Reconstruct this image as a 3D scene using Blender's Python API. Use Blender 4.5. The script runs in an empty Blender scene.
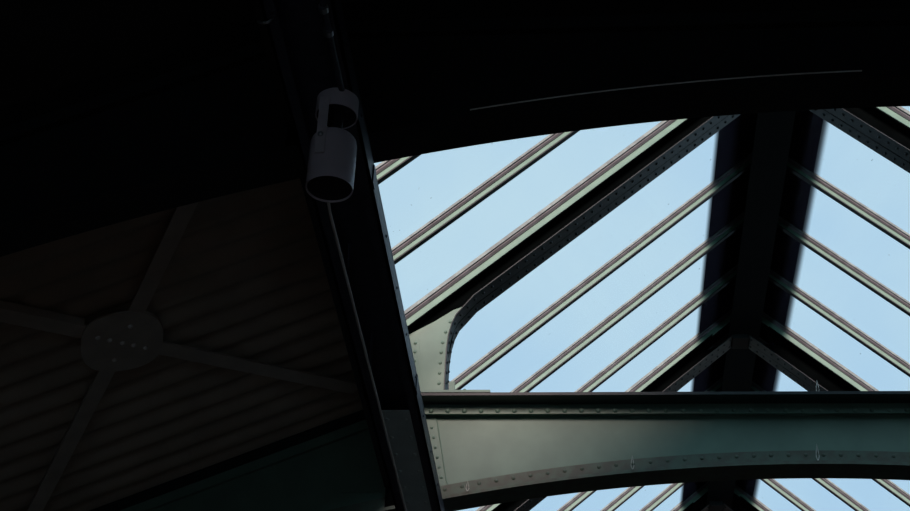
import bpy, bmesh, math, random
from mathutils import Vector, Matrix
random.seed(7)
S = bpy.context.scene
C = S.collection

# ------------------------------------------------------------------ camera
cam_d = bpy.data.cameras.new('camera')
cam = bpy.data.objects.new('camera', cam_d)
C.objects.link(cam)
S.camera = cam
cam_d.sensor_width = 36.0
cam_d.sensor_fit = 'HORIZONTAL'
cam_d.lens = 1597.41 / 910 * 36.0
cam_d.clip_start = 0.05
cam_d.clip_end = 500
yaw, pitch, roll = -0.10242907, 0.57065274, 0.04458959
fw = Vector((math.sin(yaw) * math.cos(pitch), math.cos(yaw) * math.cos(pitch), math.sin(pitch)))
rt0 = Vector((math.cos(yaw), -math.sin(yaw), 0))
up0 = rt0.cross(fw)
rt = math.cos(roll) * rt0 + math.sin(roll) * up0
up = -math.sin(roll) * rt0 + math.cos(roll) * up0
m = Matrix((rt, up, -fw)).transposed().to_4x4()
cam.matrix_world = m

# ------------------------------------------------------------------ sky
W = bpy.data.worlds.new('sky')
S.world = W
W.use_nodes = True
nt = W.node_tree
nt.nodes.clear()
tc = nt.nodes.new('ShaderNodeTexCoord')
nz = nt.nodes.new('ShaderNodeTexNoise')
nz.inputs['Scale'].default_value = 2.6
nz.inputs['Detail'].default_value = 5
nz.inputs['Roughness'].default_value = 0.55
nt.links.new(tc.outputs['Generated'], nz.inputs['Vector'])
cr = nt.nodes.new('ShaderNodeValToRGB')
cr.color_ramp.elements[0].position = 0.36
cr.color_ramp.elements[0].color = (0.38, 0.61, 0.86, 1)
cr.color_ramp.elements[1].position = 0.66
cr.color_ramp.elements[1].color = (0.53, 0.74, 0.875, 1)
nt.links.new(nz.outputs['Fac'], cr.inputs['Fac'])
bg = nt.nodes.new('ShaderNodeBackground')
bg.inputs['Strength'].default_value = 1.0
nt.links.new(cr.outputs['Color'], bg.inputs['Color'])
wo = nt.nodes.new('ShaderNodeOutputWorld')
nt.links.new(bg.outputs['Background'], wo.inputs['Surface'])

# ------------------------------------------------------------------ sun (veiled by thin cloud)
sd = bpy.data.lights.new('sun', 'SUN')
sd.energy = 5.6
sd.angle = math.radians(30)
sd.color = (1.0, 0.75, 0.71)
sun = bpy.data.objects.new('sun', sd)
C.objects.link(sun)
sun_from = Vector((-0.01, -1.0, 0.275))
sun.rotation_euler = sun_from.to_track_quat('Z', 'Y').to_euler()

S.view_settings.view_transform = 'Standard'
S.view_settings.look = 'None'
S.view_settings.gamma = 1
S.view_settings.use_curve_mapping = False
S.view_settings.exposure = 0.0

# ------------------------------------------------------------------ materials
def mat(name, col, col2=None, rough=0.5, metal=0.0, scale=6.0, lo=0.4, hi=0.62, stretch=None, bump=0.0, spec=0.5):
    M = bpy.data.materials.new(name)
    M.use_nodes = True
    n = M.node_tree
    b = n.nodes['Principled BSDF']
    b.inputs['Roughness'].default_value = rough
    b.inputs['Metallic'].default_value = metal
    b.inputs['Specular IOR Level'].default_value = spec
    if col2 is None:
        col2 = tuple(c * 0.8 for c in col)
    t = n.nodes.new('ShaderNodeTexCoord')
    mp = n.nodes.new('ShaderNodeMapping')
    if stretch:
        mp.inputs['Scale'].default_value = stretch
    n.links.new(t.outputs['Object'], mp.inputs['Vector'])
    z = n.nodes.new('ShaderNodeTexNoise')
    z.inputs['Scale'].default_value = scale
    z.inputs['Detail'].default_value = 6
    n.links.new(mp.outputs['Vector'], z.inputs['Vector'])
    r = n.nodes.new('ShaderNodeValToRGB')
    r.color_ramp.elements[0].position = lo
    r.color_ramp.elements[0].color = (*col2, 1)
    r.color_ramp.elements[1].position = hi
    r.color_ramp.elements[1].color = (*col, 1)
    n.links.new(z.outputs['Fac'], r.inputs['Fac'])
    n.links.new(r.outputs['Color'], b.inputs['Base Color'])
    if bump:
        bp = n.nodes.new('ShaderNodeBump')
        bp.inputs['Strength'].default_value = bump
        bp.inputs['Distance'].default_value = 0.01
        n.links.new(z.outputs['Fac'], bp.inputs['Height'])
        n.links.new(bp.outputs['Normal'], b.inputs['Normal'])
    return M

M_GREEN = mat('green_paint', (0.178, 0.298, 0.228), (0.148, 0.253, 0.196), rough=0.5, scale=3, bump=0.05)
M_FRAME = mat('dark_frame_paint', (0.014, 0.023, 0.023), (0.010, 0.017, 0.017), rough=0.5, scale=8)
M_BAR = mat('pale_green_paint', (0.15, 0.29, 0.215), (0.125, 0.25, 0.185), rough=0.5, scale=9)
M_BULB = mat('dark_green_bar_foot', (0.008, 0.014, 0.014), rough=0.6, scale=9)
M_SEAL = mat('mauve_sealant', (0.165, 0.165, 0.175), (0.125, 0.125, 0.132), rough=0.8, scale=14)
M_PUTTY = mat('grey_putty', (0.25, 0.30, 0.28), (0.18, 0.21, 0.20), rough=0.8, scale=14)
M_BEAM = mat('slate_paint', (0.055, 0.06, 0.085), (0.04, 0.042, 0.06), rough=0.45, scale=12)
M_CORR = mat('brown_sheet', (0.46, 0.39, 0.30), (0.38, 0.32, 0.25), rough=0.75, scale=3)
M_BRACE = mat('brown_brace_paint', (0.56, 0.50, 0.42), (0.48, 0.43, 0.36), rough=0.6, scale=6)
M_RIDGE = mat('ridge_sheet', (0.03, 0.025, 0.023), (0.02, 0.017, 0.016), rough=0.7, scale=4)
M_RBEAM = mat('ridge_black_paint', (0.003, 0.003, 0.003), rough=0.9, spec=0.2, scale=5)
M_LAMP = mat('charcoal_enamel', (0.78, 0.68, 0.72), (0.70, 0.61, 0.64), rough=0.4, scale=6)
M_SHADED = mat('shaded_girder_paint', (0.014, 0.015, 0.015), rough=0.7, scale=5)  # near girder's lack of light put into a darker paint
M_BLACK = mat('shade_black', (0.003, 0.0042, 0.0042), (0.0022, 0.003, 0.003), rough=0.9, scale=5, spec=0.0)  # shade on the rafter webs put into near-black paint
M_STRAP = mat('strap_paint', (0.8, 0.72, 0.74), rough=0.35, scale=6)
M_RUST = mat('rust_streaked_green', (0.13, 0.18, 0.135), (0.12, 0.13, 0.10), rough=0.6, scale=14)
M_BATTEN = mat('batten_green', (0.72, 0.86, 0.82), (0.64, 0.78, 0.74), rough=0.5, scale=7)
M_CABLE = mat('pale_cable', (0.92, 0.88, 0.82), (0.80, 0.76, 0.70), rough=0.4, scale=7)
M_DARK = mat('lamp_inside', (0.01, 0.01, 0.012), rough=0.6, scale=6)
M_STEEL = mat('galvanised_steel', (0.55, 0.55, 0.56), (0.42, 0.42, 0.43), rough=0.3, metal=1.0, scale=30)
M_TIE = mat('off_white_tie', (0.75, 0.74, 0.68), (0.6, 0.58, 0.52), rough=0.5, scale=20)
M_CEIL = mat('dark_boards', (0.03, 0.027, 0.024), (0.02, 0.018, 0.016), rough=0.85, scale=3)
M_WALL = mat('sooty_brick', (0.05, 0.04, 0.035), (0.035, 0.03, 0.026), rough=0.9, scale=5)
M_FLOOR = mat('platform_paving', (0.07, 0.065, 0.06), (0.05, 0.047, 0.043), rough=0.8, scale=2)

def glass_mat():
    M = bpy.data.materials.new('skylight_glass')
    M.use_nodes = True
    n = M.node_tree
    n.nodes.clear()
    out = n.nodes.new('ShaderNodeOutputMaterial')
    tr = n.nodes.new('ShaderNodeBsdfTransparent')
    tr.inputs['Color'].default_value = (0.985, 0.99, 0.985, 1)
    gl = n.nodes.new('ShaderNodeBsdfGlossy')
    gl.inputs['Roughness'].default_value = 0.04
    gl.inputs['Color'].default_value = (0.8, 0.85, 0.85, 1)
    df = n.nodes.new('ShaderNodeBsdfDiffuse')
    df.inputs['Color'].default_value = (0.035, 0.03, 0.045, 1)
    mx = n.nodes.new('ShaderNodeMixShader')
    mx.inputs[0].default_value = 0.015
    n.links.new(tr.outputs[0], mx.inputs[1])
    n.links.new(gl.outputs[0], mx.inputs[2])
    # grime: a sooty fringe along the ridge and a few specks
    t = n.nodes.new('ShaderNodeTexCoord')
    sp = n.nodes.new('ShaderNodeSeparateXYZ')
    n.links.new(t.outputs['Object'], sp.inputs[0])
    sb = n.nodes.new('ShaderNodeMath'); sb.operation = 'SUBTRACT'
    n.links.new(sp.outputs['X'], sb.inputs[0]); sb.inputs[1].default_value = 1.467
    ab = n.nodes.new('ShaderNodeMath'); ab.operation = 'ABSOLUTE'
    n.links.new(sb.outputs[0], ab.inputs[0])
    mr = n.nodes.new('ShaderNodeMapRange')
    mr.interpolation_type = 'SMOOTHSTEP'
    mr.inputs['From Min'].default_value = 0.475
    mr.inputs['From Max'].default_value = 0.415
    mr.inputs['To Max'].default_value = 0.8
    n.links.new(ab.outputs[0], mr.inputs['Value'])
    vz = n.nodes.new('ShaderNodeTexNoise')
    vz.inputs['Scale'].default_value = 26
    vz.inputs['Detail'].default_value = 3
    n.links.new(t.outputs['Object'], vz.inputs['Vector'])
    vr = n.nodes.new('ShaderNodeMapRange')
    vr.inputs['From Min'].default_value = 0.735
    vr.inputs['From Max'].default_value = 0.80
    vr.inputs['To Max'].default_value = 0.45
    n.links.new(vz.outputs['Fac'], vr.inputs['Value'])
    ad = n.nodes.new('ShaderNodeMath')
    ad.operation = 'MAXIMUM'
    n.links.new(mr.outputs[0], ad.inputs[0])
    n.links.new(vr.outputs[0], ad.inputs[1])
    m2 = n.nodes.new('ShaderNodeMixShader')
    n.links.new(ad.outputs[0], m2.inputs[0])
    n.links.new(mx.outputs[0], m2.inputs[1])
    n.links.new(df.outputs[0], m2.inputs[2])
    n.links.new(m2.outputs[0], out.inputs['Surface'])
    return M
M_GLASS = glass_mat()

# ------------------------------------------------------------------ helpers
def face(bm, vs):
    try:
        return bm.faces.new(vs)
    except ValueError:
        return None

def hexa(bm, p):
    """p: 8 points, bottom ring 0-3 then top ring 4-7"""
    v = [bm.verts.new(q) for q in p]
    for f in ((0, 3, 2, 1), (4, 5, 6, 7), (0, 1, 5, 4), (1, 2, 6, 5), (2, 3, 7, 6), (3, 0, 4, 7)):
        face(bm, [v[i] for i in f])

def box(bm, x0, x1, y0, y1, z0, z1):
    hexa(bm, [(x0, y0, z0), (x1, y0, z0), (x1, y1, z0), (x0, y1, z0),
              (x0, y0, z1), (x1, y0, z1), (x1, y1, z1), (x0, y1, z1)])

def sweep_xz(bm, top, bot, y0, y1):
    """solid between two polylines given in the X-Z plane, from y0 to y1"""
    n = len(top)
    r = []
    for a, b in zip(top, bot):
        r.append([bm.verts.new((b[0], y0, b[1])), bm.verts.new((b[0], y1, b[1])),
                  bm.verts.new((a[0], y1, a[1])), bm.verts.new((a[0], y0, a[1]))])
    for i in range(n - 1):
        for k in range(4):
            face(bm, [r[i][k], r[i][(k + 1) % 4], r[i + 1][(k + 1) % 4], r[i + 1][k]])
    face(bm, r[0])
    face(bm, r[-1][::-1])

def offset_line(pts, d):
    """parallel polyline, d to the left of travel"""
    out = []
    for i, p in enumerate(pts):
        a = Vector(pts[max(i - 1, 0)])
        b = Vector(pts[min(i + 1, len(pts) - 1)])
        t = (b - a).normalized()
        out.append((p[0] - t.y * d, p[1] + t.x * d))
    return out

def tube(bm, pts, r, n=10, caps=True):
    rings = []
    for i, p in enumerate(pts):
        p = Vector(p)
        a = Vector(pts[max(i - 1, 0)])
        b = Vector(pts[min(i + 1, len(pts) - 1)])
        t = (b - a).normalized()
        u = t.cross(Vector((0, 0, 1)))
        if u.length < 1e-3:
            u = t.cross(Vector((1, 0, 0)))
        u.normalize()
        w = t.cross(u)
        rings.append([bm.verts.new(p + r * (math.cos(2 * math.pi * k / n) * u + math.sin(2 * math.pi * k / n) * w)) for k in range(n)])
    for a, b in zip(rings, rings[1:]):
        for k in range(n):
            face(bm, [a[k], a[(k + 1) % n], b[(k + 1) % n], b[k]])
    if caps:
        face(bm, rings[0][::-1])
        face(bm, rings[-1])

def lathe(bm, prof, cx, cy, n=40):
    """prof: list of (r, z)"""
    rings = []
    for r, z in prof:
        if r < 1e-5:
            rings.append([bm.verts.new((cx, cy, z))])
        else:
            rings.append([bm.verts.new((cx + r * math.cos(2 * math.pi * k / n), cy + r * math.sin(2 * math.pi * k / n), z)) for k in range(n)])
    for a, b in zip(rings, rings[1:]):
        for k in range(n):
            if len(a) == 1 and len(b) == 1:
                continue
            if len(a) == 1:
                face(bm, [a[0], b[(k + 1) % n], b[k]])
            elif len(b) == 1:
                face(bm, [a[k], a[(k + 1) % n], b[0]])
            else:
                face(bm, [a[k], a[(k + 1) % n], b[(k + 1) % n], b[k]])

def rivet(bm, p, nrm, r=0.017, h=0.012):
    p = Vector(p)
    nrm = Vector(nrm).normalized()
    u = nrm.orthogonal().normalized()
    w = nrm.cross(u)
    N = 10
    prev = None
    for a in (0, 25, 50, 72):
        rr = r * math.cos(math.radians(a))
        hh = h * math.sin(math.radians(a))
        ring = [bm.verts.new(p + nrm * hh + rr * (math.cos(2 * math.pi * k / N) * u + math.sin(2 * math.pi * k / N) * w)) for k in range(N)]
        if prev:
            for k in range(N):
                face(bm, [prev[k], prev[(k + 1) % N], ring[(k + 1) % N], ring[k]])
        prev = ring
    face(bm, prev)

_riv = {}
def rivet_part(parent, p, nrm, material, r=0.017, h=0.012):
    key = (tuple(nrm), r, h, material.name)
    if key not in _riv:
        b = bmesh.new()
        rivet(b, (0, 0, 0), nrm, r, h)
        bmesh.ops.recalc_face_normals(b, faces=b.faces)
        me = bpy.data.meshes.new('rivet')
        b.to_mesh(me); b.free()
        me.materials.append(material)
        for q in me.polygons:
            q.use_smooth = True
        _riv[key] = me
    o = bpy.data.objects.new('rivet', _riv[key])
    C.objects.link(o)
    o.location = p
    o.parent = parent
    return o

def obj(name, bm, material, parent=None, smooth=False):
    me = bpy.data.meshes.new(name)
    bmesh.ops.recalc_face_normals(bm, faces=bm.faces)
    bm.to_mesh(me)
    bm.free()
    me.materials.append(material)
    if smooth:
        for p in me.polygons:
            p.use_smooth = True
        try:
            me.set_sharp_from_angle(angle=math.radians(35))
        except Exception:
            pass
    o = bpy.data.objects.new(name, me)
    C.objects.link(o)
    if parent:
        o.parent = parent
        o.matrix_parent_inverse = Matrix.Translation(-Vector(parent.location))
    return o

def tag(o, label, cat, group=None):
    o['label'] = label
    o['category'] = cat
    o['kind'] = 'thing'
    if group:
        o['group'] = group
    return o

def thing(name, label, cat, loc=(0, 0, 0), group=None):
    o = bpy.data.objects.new(name, None)
    C.objects.link(o)
    o.location = loc
    return tag(o, label, cat, group)

def struct(name, bm, material):
    o = obj(name, bm, material)
    o['kind'] = 'structure'
    return o

NB = bmesh.new

# ------------------------------------------------------------------ geometry constants (metres, camera at the origin, 1.6 m above the platform)
SL = 0.8843            # glazing pitch
AX, AZ = 1.502, 8.311  # where the two glazing planes meet
G1, BAY = 10.0, 4.05
G0 = G1 - BAY
XC = 1.5               # middle of the nave
XE = 2.90              # half width of the lantern
AS = 0.42              # aisle roof pitch
Y_END = 20.0

def P(x, side=-1):
    return AZ - SL * (AX - x) if side < 0 else AZ - SL * (x - AX)

def aisle_z(x):
    """underside of the aisle roof, left side (mirror for the right)"""
    return 5.07 + AS * (x + 1.59)

# ------------------------------------------------------------------ setting
Z_FLOOR = -1.6
XW = 6.2               # half-width of the hall from XC
zw = aisle_z(XC - XW)
b = NB(); box(b, XC - XW - 0.3, XC + XW + 0.3, -6.3, Y_END + 0.3, Z_FLOOR - 0.2, Z_FLOOR); struct('floor', b, M_FLOOR)
b = NB(); box(b, XC - XW - 0.3, XC - XW, -6, Y_END, Z_FLOOR, zw + 0.25); struct('wall_left', b, M_WALL)
b = NB(); box(b, XC + XW, XC + XW + 0.3, -6, Y_END, Z_FLOOR, zw + 0.25); struct('wall_right', b, M_WALL)
b = NB()   # unseen rear wall; wide opening added to let light onto the spotlight
box(b, XC - XW - 0.3, -3.6, -6.3, -6, Z_FLOOR, 6); box(b, 3.4, XC + XW + 0.3, -6.3, -6, Z_FLOOR, 6)
box(b, -3.6, 3.4, -6.3, -6, Z_FLOOR, -0.6); box(b, -3.6, 3.4, -6.3, -6, 0.9, 6)
struct('wall_rear', b, M_WALL)
b = NB(); box(b, XC - XW - 0.3, XC + XW + 0.3, Y_END, Y_END + 0.3, Z_FLOOR, 8.6); struct('wall_far', b, M_WALL)
# boarded flat ceiling over the near bay, up to the lantern
b = NB(); box(b, XC - XE - 0.02, XC + XE + 0.02, -6, G0 - 0.02, 5.46, 5.6); struct('ceiling', b, M_CEIL)
# upstand closing the near end of the lantern (above the near girder)
b = NB()
sweep_xz(b, [(XC - XE, 5.62), (XC, 8.44), (XC + XE, 5.62)], [(XC - XE, 5.16), (XC, 5.16), (XC + XE, 5.16)], G0 + 0.02, G0 + 0.07)
struct('wall_lantern', b, M_CEIL)
# eaves upstands between aisle roof and glass, lengthened downward to shade the aisle web
for sgn, nm in ((-1, 'trim_1'), (1, 'trim_2')):
    b = NB()
    x = XC + sgn * XE
    box(b, min(x, x + sgn * 0.04), max(x, x + sgn * 0.04), -6, Y_END, 4.56, 5.84)
    struct(nm, b, M_CEIL)

# ------------------------------------------------------------------ corrugated aisle roofs
def corrugated(side):
    b = NB()
    pitch = 0.205
    n = int((Y_END - G0 + 0.09) / pitch * 6)
    x_hi = -XE + 0.015
    x_lo = -XW + 0.02
    rows = []
    for i in range(n + 1):
        y = G0 - 0.1 + i * pitch / 6
        dz = 0.022 * math.cos(2 * math.pi * i / 6) + 0.022
        r = []
        for x, t in ((x_lo, 0), (x_hi, 0), (x_hi, 0.01), (x_lo, 0.01)):
            z = aisle_z(XC + x) + dz + t
            r.append(b.verts.new((XC + (x if side < 0 else -x), y, z)))
        rows.append(r)
    for a, c in zip(rows, rows[1:]):
        for k in range(4):
            face(b, [a[k], a[(k + 1) % 4], c[(k + 1) % 4], c[k]])
    face(b, rows[0]); face(b, rows[-1][::-1])
    return b
tag(obj('corrugated_roof', corrugated(-1), M_CORR, smooth=True), 'dark brown corrugated sheet roof sloping down left behind the cross brace', 'roof')
tag(obj('corrugated_roof', corrugated(1), M_CORR, smooth=True), 'dark corrugated sheet roof of the right aisle, beyond the right frame edge', 'roof')

for side, nm in ((-1, 'ceiling_left'), (1, 'ceiling_right')):
    b = NB()
    xo, xi = XC + side * (XW - 0.02), XC + side * (XE - 0.06)
    zo, zi = aisle_z(XC - XW + 0.02), aisle_z(XC - XE + 0.06)
    xo2, xi2 = xo, xi
    hexa(b, [(xo, -5.99, zo), (xi, -5.99, zi), (xi, G0 - 0.11, zi), (xo, G0 - 0.11, zo),
             (xo, -5.99, zo + 0.1), (xi, -5.99, zi + 0.1), (xi, G0 - 0.11, zi + 0.1), (xo, G0 - 0.11, zo + 0.1)])
    struct(nm, b, M_CEIL)  # near-bay boards, much darker than the aisle sheets

# ------------------------------------------------------------------ arched plate girders
def arch(x, crown=4.69, k=0.04):
    return crown - k * (x - XC - 0.03) ** 2

def g_top(x):
    d = abs(x - XC)
    if d <= XE - 0.04:
        return 5.170
    return aisle_z(XC - d) - 0.012

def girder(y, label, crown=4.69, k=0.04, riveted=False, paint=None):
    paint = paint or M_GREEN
    arch = lambda x: crown - k * (x - XC - 0.03) ** 2
    root = thing('arched_girder', label, 'girder', (XC, y, arch(XC)), 'arched plate girders across the hall')
    xs = [XC - XW + 0.02 + i * (2 * XW - 0.04) / 120 for i in range(121)]
    # web
    b = NB()
    sweep_xz(b, [(x, g_top(x)) for x in xs], [(x, arch(x) + 0.01) for x in xs], y - 0.007, y + 0.007)
    obj('web', b, paint, root)
    # top flange
    b = NB()
    sweep_xz(b, [(x, g_top(x) + (0.022 if abs(x - XC) < XE - 0.05 else 0.008)) for x in xs], [(x, g_top(x)) for x in xs], y - 0.20, y + 0.20)
    obj('top_flange', b, paint if paint is M_SHADED else M_FRAME, root)
    # bottom flange following the arch
    b = NB()
    sweep_xz(b, [(x, arch(x) + 0.024) for x in xs], [(x, arch(x)) for x in xs], y - 0.115, y + 0.115)
    obj('bottom_flange', b, paint if paint is M_SHADED else M_RUST, root)
    # upper angle, riveted
    b = NB()
    for s in (-1, 1):
        a0, a1 = sorted((y + s * 0.052, y + s * 0.064))
        sweep_xz(b, [(x, g_top(x)) for x in xs], [(x, g_top(x) - 0.074) for x in xs], a0, a1)
        a0, a1 = sorted((y + s * 0.007, y + s * 0.052))
        sweep_xz(b, [(x, g_top(x)) for x in xs], [(x, g_top(x) - 0.060) for x in xs], a0, a1)
    ua = obj('upper_angle', b, paint, root, smooth=True)
    b = NB()
    for s in (-1, 1):
        a0, a1 = sorted((y + s * 0.007, y + s * 0.019))
        sweep_xz(b, [(x, arch(x) + 0.145) for x in xs], [(x, arch(x) + 0.02) for x in xs], a0, a1)
    la = obj('lower_angle', b, paint if paint is M_SHADED else M_RUST, root, smooth=True)
    if riveted:
        x = XC - XE + 0.26
        while x < XC + XE:
            rivet_part(ua, (x, y - 0.064, 5.17 - 0.052), (0, -1, 0), paint, 0.018, 0.017)
            rivet_part(la, (x, y - 0.019, arch(x) + 0.112), (0, -1, 0), M_RUST, 0.014, 0.008)
            x += 0.1165
    for s in (-1, 1):
        b = NB()
        a0, a1 = sorted((XC + s * 2.835, XC + s * 2.93))
        box(b, a0, a1, y - 0.03, y - 0.014, 4.40, 4.80)
        obj('shade_plate', b, M_BLACK, root)  # black plate added to cover a sunlit strip of web
    # stiffener plates where the girder passes over the long beams
    for s in (-1, 1):
        b = NB()
        xt, xl = XC - s * -2.66, XC - s * -2.50
        prof = [(2.62, 5.105), (2.60, 5.06), (2.52, 4.62), (2.50, 4.56), (2.46, 4.52)]
        pts_i = [(XC + s * d, z) for d, z in prof]
        pts_o = [(XC + s * (XE + 0.34), 4.99 if i == 0 else z) for i, (d, z) in enumerate(prof)]
        pts_o = [(XC + s * (XE + 0.34), min(z, 4.93)) for d, z in prof]
        sweep_xz(b, pts_i, pts_o, y - 0.013, y - 0.007)
        tube(b, [(p[0], y - 0.0145, p[1]) for p in pts_i], 0.004, 6)
        for i in range(6):
            t = 0.08 + i * 0.165
            rivet(b, (XC + s * (2.645 - 0.10 * t), y - 0.013, 5.05 - 0.46 * t), (0, -1, 0), 0.011, 0.009)
        obj('stiffener_plate', b, paint, root, smooth=True)
    return root

girder(G0, 'black silhouetted arched girder nearest the viewer, crossing the top of the picture', 4.72, 0.043, paint=M_SHADED)
girder(G1, 'sunlit green riveted arched girder spanning the lower right', riveted=True)

# ------------------------------------------------------------------ long beams along the hall (open box with batten plates)
def long_beam(side, label):
    cx = -1.30 if side < 0 else 2 * XC + 1.30
    f = lambda d: cx + (d if side < 0 else -d)
    def bx(b, d0, d1, y0, y1, z0, z1):
        a, c = sorted((f(d0), f(d1)))
        box(b, a, c, y0, y1, z0, z1)
    root = thing('longitudinal_beam', label, 'beam', (cx, 6, 4.20), 'long beams under the eaves')
    b = NB()
    bx(b, 0.0, 0.014, 1.0, Y_END, 4.22, 4.36)
    bx(b, 0.0, 0.055, 1.0, Y_END, 4.22, 4.234)
    obj('outer_channel', b, M_BEAM, root)
    b = NB()
    bx(b, 0.279, 0.293, 1.0, Y_END, 4.22, 4.33)
    bx(b, 0.235, 0.293, 1.0, Y_END, 4.22, 4.234)
    y = 5.92
    for y in (5.95, 7.97, 9.99):
        bx(b, 0.293, 0.300, y - 0.03, y + 0.03, 4.225, 4.325)
    y = 3.1
    while y < 14:
        rivet(b, (f(0.293), y, 4.285), (1 if side < 0 else -1, 0, 0), 0.009, 0.007)
        y += 0.48
    obj('inner_channel', b, M_BEAM, root, smooth=True)
    b = NB()
    bx(b, 0.0, 0.293, 1.0, Y_END, 4.335, 4.345)
    obj('cover_plate', b, M_BEAM, root)
    for yc in (G1,):
        b = NB()
        bx(b, 0.055, 0.235, yc - 1.78, yc + 1.78, 4.232, 4.242)
        y = yc - 1.68
        while y < yc + 1.7:
            rivet(b, (f(0.205), y, 4.232), (0, 0, -1), 0.012, 0.009)
            rivet(b, (f(0.090), y, 4.232), (0, 0, -1), 0.012, 0.009)
            y += 0.235
        obj('batten_plate', b, M_BATTEN, root, smooth=True)
    return root
long_beam(-1, 'dark slate-painted beam running down the picture left of the skylight')
long_beam(1, 'dark beam under the right-hand eaves, beyond the right frame edge')

# ------------------------------------------------------------------ roof trusses (riveted rigid frames)
TX = 1.455
def truss(y, label):
    root = thing('roof_frame', label, 'roof frame', (XC, y, 5.2), 'riveted frames of the skylight')
    inner = [(-1.045, 5.192), (-1.045, 5.45), (-1.043, 5.58), (-1.032, 5.70), (-1.012, 5.79), (-0.982, 5.865), (-0.935, 5.925)]
    ze = 8.0
    k = 0.884
    line = lambda x: 6.658 + k * (x + 0.142)
    n = 14
    xe = (ze - 6.658) / k - 0.142
    x = -0.86
    for i in range(n + 1):
        q = x + (xe - x) * i / n
        inner.append((q, line(q)))
    for s in (-1, 1):
        mir = (lambda p: p) if s < 0 else (lambda p: (2 * TX - p[0], p[1]))
        pi = [mir(p) for p in inner]
        XO = XC + s * (XE - 0.02)
        outer = []
        ci = offset_line(inner, 1.0)
        # outer points: leg outer face, then the glazing plane
        for i, p in enumerate(inner):
            if i < 4:
                outer.append((XO, p[1]))
            else:
                t = (i - 4) / (len(inner) - 5)
                ox = XO + (TX + s * 0.46 - XO) * t ** 0.9
                outer.append((ox, P(ox, s) - 0.002))
        b = NB()
        sweep_xz(b, [(XO, 5.4)] + outer[4:], [pi[2]] + pi[4:], y - 0.007, y + 0.007)
        for a_, c_ in ((0.02, 0.0),):
            XI = TX + s * 0.28
            q0, q1 = P(XO, s) - 0.001, P(XI, s) - 0.001
            yf = y - (0.085 if y == G1 else 0.135)
            hexa(b, [(XO, yf, q0 - 0.014), (XI, yf, q1 - 0.014), (XI, y + 0.10, q1 - 0.014), (XO, y + 0.10, q0 - 0.014),
                     (XO, yf, q0), (XI, yf, q1), (XI, y + 0.10, q1), (XO, y + 0.10, q0)])
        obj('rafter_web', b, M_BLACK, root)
        b = NB()
        o2 = [(XO, p[1]) for p in pi[:4]] + [(XO, 5.74), mir((-1.16, 5.87)), mir((-1.02, 5.97)), (pi[7][0], pi[7][1] + 0.012)]  # upper edge cut along the shadow line on the web
        sweep_xz(b, o2, pi[:8], y - 0.014, y - 0.0075)
        bp = obj('bracket_plate', b, M_GREEN, root)
        # rivets on the web along the inner flange
        L = 0
        cum = [0]
        for a, c in zip(pi, pi[1:]):
            cum.append(cum[-1] + math.hypot(c[0] - a[0], c[1] - a[1]))
        def at(d):
            for i in range(len(cum) - 1):
                if cum[i + 1] >= d:
                    t = (d - cum[i]) / (cum[i + 1] - cum[i])
                    a, c = Vector(pi[i]), Vector(pi[i + 1])
                    return a.lerp(c, t), (c - a).normalized()
            return None, None
        d = 0.09
        while d < cum[-1] - 0.02:
            p, tv = at(d)
            nv = Vector((-tv.y, tv.x)) * (1 if s < 0 else -1)
            q = p + nv * 0.055
            if d < 0.74 and y == G1:
                rivet_part(bp, (q.x, y - 0.014, q.y), (0, -1, 0), M_GREEN, 0.013, 0.010)
            d += 0.082
        for zz in (5.22, 5.23):
            if y == G1:
                rivet_part(bp, (XC + s * (XE - 0.23 + (zz - 5.22) * 6), y - 0.014, zz + 0.02), (0, -1, 0), M_GREEN, 0.013, 0.010)
        # splice plate at the foot
        b = NB()
        xs0, xs1 = sorted((XO, TX + s * (TX + 1.255)))
        box(b, xs0, xs1, y - 0.020, y - 0.0145, 5.20, 5.73)
        sp_ = obj('splice_plate', b, M_GREEN, root)
        zz = 5.33
        while zz < 5.72:
            if y == G1:
                rivet_part(sp_, (TX + s * (TX + 1.285), y - 0.020, zz), (0, -1, 0), M_GREEN, 0.013, 0.010)
            zz += 0.072
        # inner flange with two rivet rows
        b = NB()
        w = 0.135
        off = offset_line(pi, 0.007 if s < 0 else -0.007)
        sweep_xz(b, off, pi, y - w, y + 0.115)
        d = 0.06
        while d < cum[-1] - 0.02:
            p, tv = at(d)
            nv = Vector((tv.y, -tv.x)) * (1 if s < 0 else -1)
            for yy in (y - 0.075, y + 0.06):
                rivet(b, (p.x, yy, p.y), (nv.x, 0, nv.y), 0.012, 0.011)
            d += 0.082
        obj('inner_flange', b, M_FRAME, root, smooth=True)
        # foot plate on the girder
        b = NB()
        xf0, xf1 = sorted((XO, TX + s * (TX + 0.72)))
        box(b, xf0, xf1, y - 0.205, y + 0.13, 5.1925, 5.210)
        xq = TX + s * (TX + 0.99)
        box(b, xq - 0.02, xq + 0.02, y - 0.19, y - 0.165, 5.210, 5.285)
        rivet(b, (TX + s * (TX + 0.90), y - 0.18, 5.210), (0, 0, 1), 0.016, 0.02)
        obj('foot_plate', b, M_GREEN, root)
    # apex gusset
    b = NB()
    gx = xe
    sweep_xz(b, [(gx, 8.085), (TX, 8.085), (2 * TX - gx, 8.085)],
             [(gx, ze), (TX, ze), (2 * TX - gx, ze)], y - 0.010, y + 0.010)
    box(b, gx, 2 * TX - gx, y - 0.11, y + 0.11, ze - 0.016, ze)
    for i in range(9):
        rivet(b, (gx + 0.06 + i * (2 * (TX - gx) - 0.12) / 8, y - 0.010, ze + 0.05), (0, -1, 0), 0.013, 0.010)
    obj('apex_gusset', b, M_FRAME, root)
    return root
truss(G1, 'deep riveted green roof frame with curved foot, nearest in the skylight')
truss(G1 + BAY, 'second dark roof frame, farther back near the ridge, just above the sunlit girder')
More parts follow.
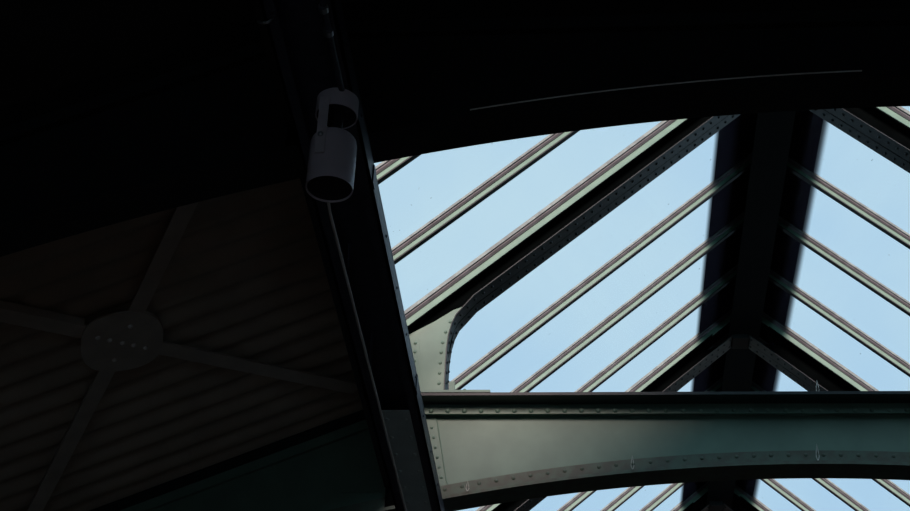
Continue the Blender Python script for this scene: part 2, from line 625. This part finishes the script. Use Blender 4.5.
truss(G1 + 2 * BAY, 'farthest roof frame, seen only through the gap under the sunlit girder')

# ------------------------------------------------------------------ glazing bars
def sbox(b, side, y0, y1, z0, z1, xa=None, xb=None):
    """box following the glazing plane of a side"""
    xo = XC + side * (XE - 0.0) if xa is None else xa
    xi = AX + side * 0.06 if xb is None else xb
    n = 1
    pa, pb = P(xo, side), P(xi, side)
    hexa(b, [(xo, y0, pa + z0), (xi, y0, pb + z0), (xi, y1, pb + z0), (xo, y1, pa + z0),
             (xo, y0, pa + z1), (xi, y0, pb + z1), (xi, y1, pb + z1), (xo, y1, pa + z1)])

def glazing_bar(side, y, label, big=False):
    grp = 'glazing bars of the left slope' if side < 0 else 'glazing bars of the right slope'
    xm = XC + side * 1.5
    root = thing('glazing_bar', label, 'glazing bar', (xm, y, P(xm, side)), grp)
    k = 0.0
    def wedge(b, ya, za, yb, zb, t):
        xo, xi = XC + side * XE, AX + side * 0.06
        pa, pb = P(xo, side), P(xi, side)
        lo = [(xo, ya, pa + za), (xi, ya, pb + za), (xi, ya, pb + za + t), (xo, ya, pa + za + t)]
        hi = [(xo, yb, pa + zb), (xi, yb, pb + zb), (xi, yb, pb + zb + t), (xo, yb, pa + zb + t)]
        hexa(b, lo + hi)
    if big:
        b = NB(); sbox(b, side, y - 0.030, y - 0.014, 0.0, 0.066); obj('bar_web', b, M_BAR, root)
        b = NB(); wedge(b, y - 0.036, 0.064, y - 0.054, 0.082, 0.014); sbox(b, side, y - 0.036, y + 0.03, 0.066, 0.108); obj('sealant_strip', b, M_SEAL, root)
        b = NB(); sbox(b, side, y - 0.068, y - 0.052, 0.096, 0.130); obj('putty_line', b, M_PUTTY, root)
    else:
        b = NB(); sbox(b, side, y - 0.045, y, 0.0, 0.012); obj('bar_foot', b, M_BULB, root)
        b = NB(); sbox(b, side, y - 0.030, y - 0.016, 0.012, 0.064); obj('bar_web', b, M_BAR, root)
        b = NB(); wedge(b, y - 0.036, 0.062, y - 0.050, 0.076, 0.014); sbox(b, side, y - 0.036, y + 0.03, 0.064, 0.108); obj('sealant_strip', b, M_SEAL, root)
        b = NB(); sbox(b, side, y - 0.062, y - 0.050, 0.090, 0.112); obj('putty_line', b, M_PUTTY, root)
    return root

left_bars = [
    (8.15, 'pale green glazing bar cut short at the skylight upper left corner, left slope', 0),
    (9.09, 'glazing bar in left slope, first one above the nearest deep frame', 0),
    (9.95, 'broad glazing bar lying along the nearest deep frame, left slope', 1),
    (10.40, 'glazing bar hidden just behind the nearest deep frame, left slope', 0),
    (11.34, 'glazing bar in left slope starting at the foot of the curved bracket', 0),
    (12.24, 'glazing bar in left slope, middle of the three between the frames', 0),
    (13.14, 'glazing bar in left slope, last one before the second frame', 0),
    (13.98, 'glazing bar lying along the second, farther frame, left slope', 1),
    (14.45, 'left slope glazing bar just beyond the second frame, leftmost seen under the girder', 0),
    (15.39, 'left slope glazing bar seen under the girder, second from the left there', 0),
    (16.29, 'left slope glazing bar seen under the girder, third from the left there', 0),
    (17.19, 'left slope glazing bar seen under the girder, nearest the dark ridge', 0),
    (18.03, 'glazing bar lying along the farthest frame, left slope', 1),
]
right_bars = [
    (8.15, 'glazing bar in right slope, nearest the viewer, beyond the right frame edge', 0),
    (9.09, 'glazing bar in right slope, second from the viewer, beyond the frame edge', 0),
    (9.94, 'broad glazing bar on the nearest frame, in the upper right corner', 1),
    (10.40, 'glazing bar hidden just behind the nearest deep frame, right slope', 0),
    (11.34, 'topmost free glazing bar in right slope, below the nearest frame', 0),
    (12.24, 'glazing bar in right slope, middle of the three between the frames', 0),
    (13.14, 'glazing bar in right slope, lowest before the second frame', 0),
    (13.95, 'glazing bar lying along the second, farther frame, right slope', 1),
    (14.45, 'glazing bar in right slope just beyond the second frame', 0),
    (15.39, 'right slope glazing bar seen under the girder, farthest right', 0),
    (16.29, 'right slope glazing bar seen under the girder, middle one', 0),
    (17.19, 'right slope glazing bar seen under the girder, nearest the dark ridge', 0),
    (18.03, 'glazing bar lying along the farthest frame, right slope', 1),
]
wn = 0
for side, bars in ((-1, left_bars), (1, right_bars)):
    for y, lab, big in bars:
        glazing_bar(side, y, lab, bool(big))
    ys = [G0 + 0.07] + [q[0] for q in bars] + [Y_END]
    for a, c in zip(ys, ys[1:]):
        wn += 1
        b = NB()
        sbox(b, side, a + 0.026, c - 0.057, 0.101, 0.107)
        struct('window_%d' % wn, b, M_GLASS)

# ------------------------------------------------------------------ ridge
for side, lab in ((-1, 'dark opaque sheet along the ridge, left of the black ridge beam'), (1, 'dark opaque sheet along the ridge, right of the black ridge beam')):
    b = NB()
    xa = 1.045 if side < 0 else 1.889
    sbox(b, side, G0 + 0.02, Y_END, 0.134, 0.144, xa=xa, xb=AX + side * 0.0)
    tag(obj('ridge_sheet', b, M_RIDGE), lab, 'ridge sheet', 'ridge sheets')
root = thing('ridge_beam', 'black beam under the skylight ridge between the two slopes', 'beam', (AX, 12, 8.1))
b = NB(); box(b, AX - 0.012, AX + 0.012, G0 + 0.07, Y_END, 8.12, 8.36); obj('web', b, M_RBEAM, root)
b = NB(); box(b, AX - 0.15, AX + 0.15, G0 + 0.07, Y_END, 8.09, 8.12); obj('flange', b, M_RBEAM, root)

# ------------------------------------------------------------------ cross brace of the left aisle roof
def brace_z(x):
    return aisle_z(x) - 0.06
def flat(b, p, q, w, t, dz=0.0):
    p, q = Vector(p), Vector(q)
    d = (q - p).normalized()
    n = Vector((-d.y, d.x)) * w / 2
    pts = [p - n, q - n, q + n, p + n]
    lo = [(v.x, v.y, brace_z(v.x) - t + dz) for v in pts]
    hi = [(v.x, v.y, brace_z(v.x) + dz) for v in pts]
    hexa(b, lo + hi)
gc = Vector((-2.725, 7.88))
root = thing('cross_brace', 'cross-shaped wind brace with rounded centre plate under the corrugated roof', 'brace', (gc.x, gc.y, brace_z(gc.x)))
dirs = [Vector((1.13, 1.50)).normalized(), Vector((0.62, -1.09)).normalized(), Vector((-1.13, -1.50)).normalized(), Vector((-0.68, 1.14)).normalized()]
lens = [1.90, 1.95, 2.25, 2.1]
for d, l in zip(dirs, lens):
    b = NB()
    flat(b, gc + d * 0.05, gc + d * l, 0.10, 0.012)
    nn = Vector((-d.y, d.x)) * 0.036
    flat(b, gc + d * 0.30 + nn, gc + d * l + nn, 0.010, 0.05, 0.045)
    obj('brace_arm', b, M_BRACE, root)
b = NB()
N = 48
ring_lo, ring_hi = [], []
for i in range(N):
    a = 2 * math.pi * i / N
    c, s_ = math.cos(a), math.sin(a)
    r = 0.265 * (abs(c) ** 2.6 + abs(s_) ** 2.6) ** (-1 / 2.6)
    ang = a + math.radians(18)
    x, y = gc.x + 0.82 * r * math.cos(ang), gc.y + 1.12 * r * math.sin(ang)
    ring_lo.append(b.verts.new((x, y, brace_z(x) - 0.026)))
    ring_hi.append(b.verts.new((x, y, brace_z(x) - 0.012)))
face(b, ring_lo[::-1]); face(b, ring_hi)
for i in range(N):
    face(b, [ring_lo[i], ring_lo[(i + 1) % N], ring_hi[(i + 1) % N], ring_hi[i]])
obj('centre_plate', b, M_BRACE, root)
M_RIV = mat('pale_rivet', (0.92, 0.90, 0.84), rough=0.3, scale=30)  # rivets paler than the brace plate
for d, offs in ((dirs[0], (-0.17, -0.09, 0, 0.08, 0.165)), (dirs[1], (0.155, -0.16))):
    for o in offs:
        q = gc + d * o
        b = NB()
        rivet(b, (q.x, q.y, brace_z(q.x) - 0.026), (AS, 0, -1), 0.016, 0.014)
        obj('rivet', b, M_RIV, root, smooth=True)
# ------------------------------------------------------------------ spotlight under the beam
LX, LY = -1.075, 5.30
root = thing('spotlight', 'charcoal cylindrical spotlight with round cap hanging under the slate beam', 'lamp', (LX, LY, 4.22))
b = NB()
lathe(b, [(0, 4.217), (0.082, 4.217), (0.09, 4.209), (0.09, 4.125), (0.086, 4.125), (0.086, 4.135), (0, 4.135)], LX, LY)
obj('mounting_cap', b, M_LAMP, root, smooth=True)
b = NB(); lathe(b, [(0, 4.128), (0.084, 4.128), (0.084, 4.134), (0, 4.134)], LX, LY); obj('cap_underside', b, M_DARK, root)
b = NB(); tube(b, [(LX, LY, 4.127), (LX, LY, 3.97)], 0.030, 20); obj('neck', b, M_DARK, root, smooth=True)
b = NB()
lathe(b, [(0, 4.005), (0.085, 4.005), (0.094, 3.992), (0.0985, 3.97), (0.0985, 3.757), (0.0975, 3.750), (0.095, 3.750), (0.093, 3.77), (0.0, 3.77)], LX, LY)
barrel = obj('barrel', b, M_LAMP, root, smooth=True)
b = NB(); lathe(b, [(0, 3.758), (0.092, 3.758), (0.092, 3.768), (0, 3.768)], LX, LY); obj('lens', b, M_DARK, root)
b = NB()
# strap bracket on the side facing the viewer
dv = Vector((0.10, -0.995))
sx, sy = LX - 0.035, LY - 0.100
box(b, sx - 0.02, sx + 0.02, sy - 0.007, sy - 0.001, 3.86, 4.15)
obj('strap', b, M_STRAP, root)
b = NB(); rivet(b, (sx - 0.003, sy - 0.007, 3.955), (0, -1, 0), 0.013, 0.010); obj('screw', b, M_STEEL, root, smooth=True)

# feed conduit on the near side and thin conduit going on under the beam
root = thing('conduit', 'thin dark conduit with clips leading along the beam to the spotlight', 'conduit', (-1.06, 4.6, 4.2))
b = NB(); tube(b, [(-1.047, 1.5, 4.205), (-1.047, 5.24, 4.205)], 0.013, 12); obj('pipe', b, M_BEAM, root, smooth=True)
for y in (4.70, 4.84):
    b = NB(); tube(b, [(-1.047, y - 0.014, 4.198), (-1.047, y + 0.014, 4.198)], 0.021, 14); obj('clip', b, M_STEEL, root, smooth=True)
root = thing('wire_conduit', 'thin bright wire running down beneath the slate beam from the spotlight', 'conduit', (-1.205, 8, 4.12))
b = NB(); tube(b, [(-1.10, 5.33, 4.02), (-1.17, 5.6, 4.09), (-1.205, 6.0, 4.12), (-1.205, 12.5, 4.12)], 0.0075, 10); obj('wire', b, M_CABLE, root, smooth=True)
for y in (6.6, 7.5, 12.2):
    b = NB(); box(b, -1.212, -1.198, y - 0.01, y + 0.01, 4.125, 4.334); obj('hanger', b, M_BEAM, root)
# bent hook left of the conduit
b = NB()
tube(b, [(-1.29 + 0.035 * math.cos(math.radians(a)), 4.74, 4.20 + 0.035 * math.sin(math.radians(a))) for a in range(30, -150, -15)], 0.006, 8)
tag(obj('cable_hook', b, M_STEEL, smooth=True), 'small bent metal hook under the beam at the top edge of the picture', 'hook')

# ------------------------------------------------------------------ cable ties hanging on the sunlit girder
def tie(x, z, h, label, y=G1 - 0.125, w=0.010):
    b = NB()
    pts = [(x - w * 0.2, y, z)]
    pts += [(x - w, y, z + h * 0.25), (x - w * 0.8, y, z + h * 0.5), (x, y - 0.004, z + h), (x + w * 0.7, y, z + h * 0.5), (x + w, y, z + h * 0.25), (x + w * 0.2, y, z)]
    tube(b, pts, 0.0028, 6)
    tag(obj('cable_tie', b, M_TIE, smooth=True), label, 'cable tie', 'cable ties on the girder')
tie(-0.86, arch(-0.86) + 0.02, 0.075, 'short off-white cable tie at the left end of the girder bottom flange')
tie(0.250, arch(0.25) + 0.02, 0.10, 'off-white cable tie on the girder bottom flange left of the ridge')
tie(1.485, arch(1.48) + 0.02, 0.12, 'looped off-white cable tie on the girder bottom flange right of the ridge')
tie(1.52, 5.192, 0.10, 'off-white cable tie standing up on the girder top flange', y=G1 - 0.17)

# pale tube drawn as the highlight along the near girder's lower edge
b = NB()
tube(b, [(x, G0 - 0.122, 4.72 - 0.043 * (x - XC - 0.03) ** 2 + 0.030) for x in [-0.56 + i * 0.1 for i in range(19)]], 0.0038, 8)
tag(obj('cable', b, M_CABLE, smooth=True), 'thin pale line drawn as the highlight on the lower edge of the black near girder', 'cable')
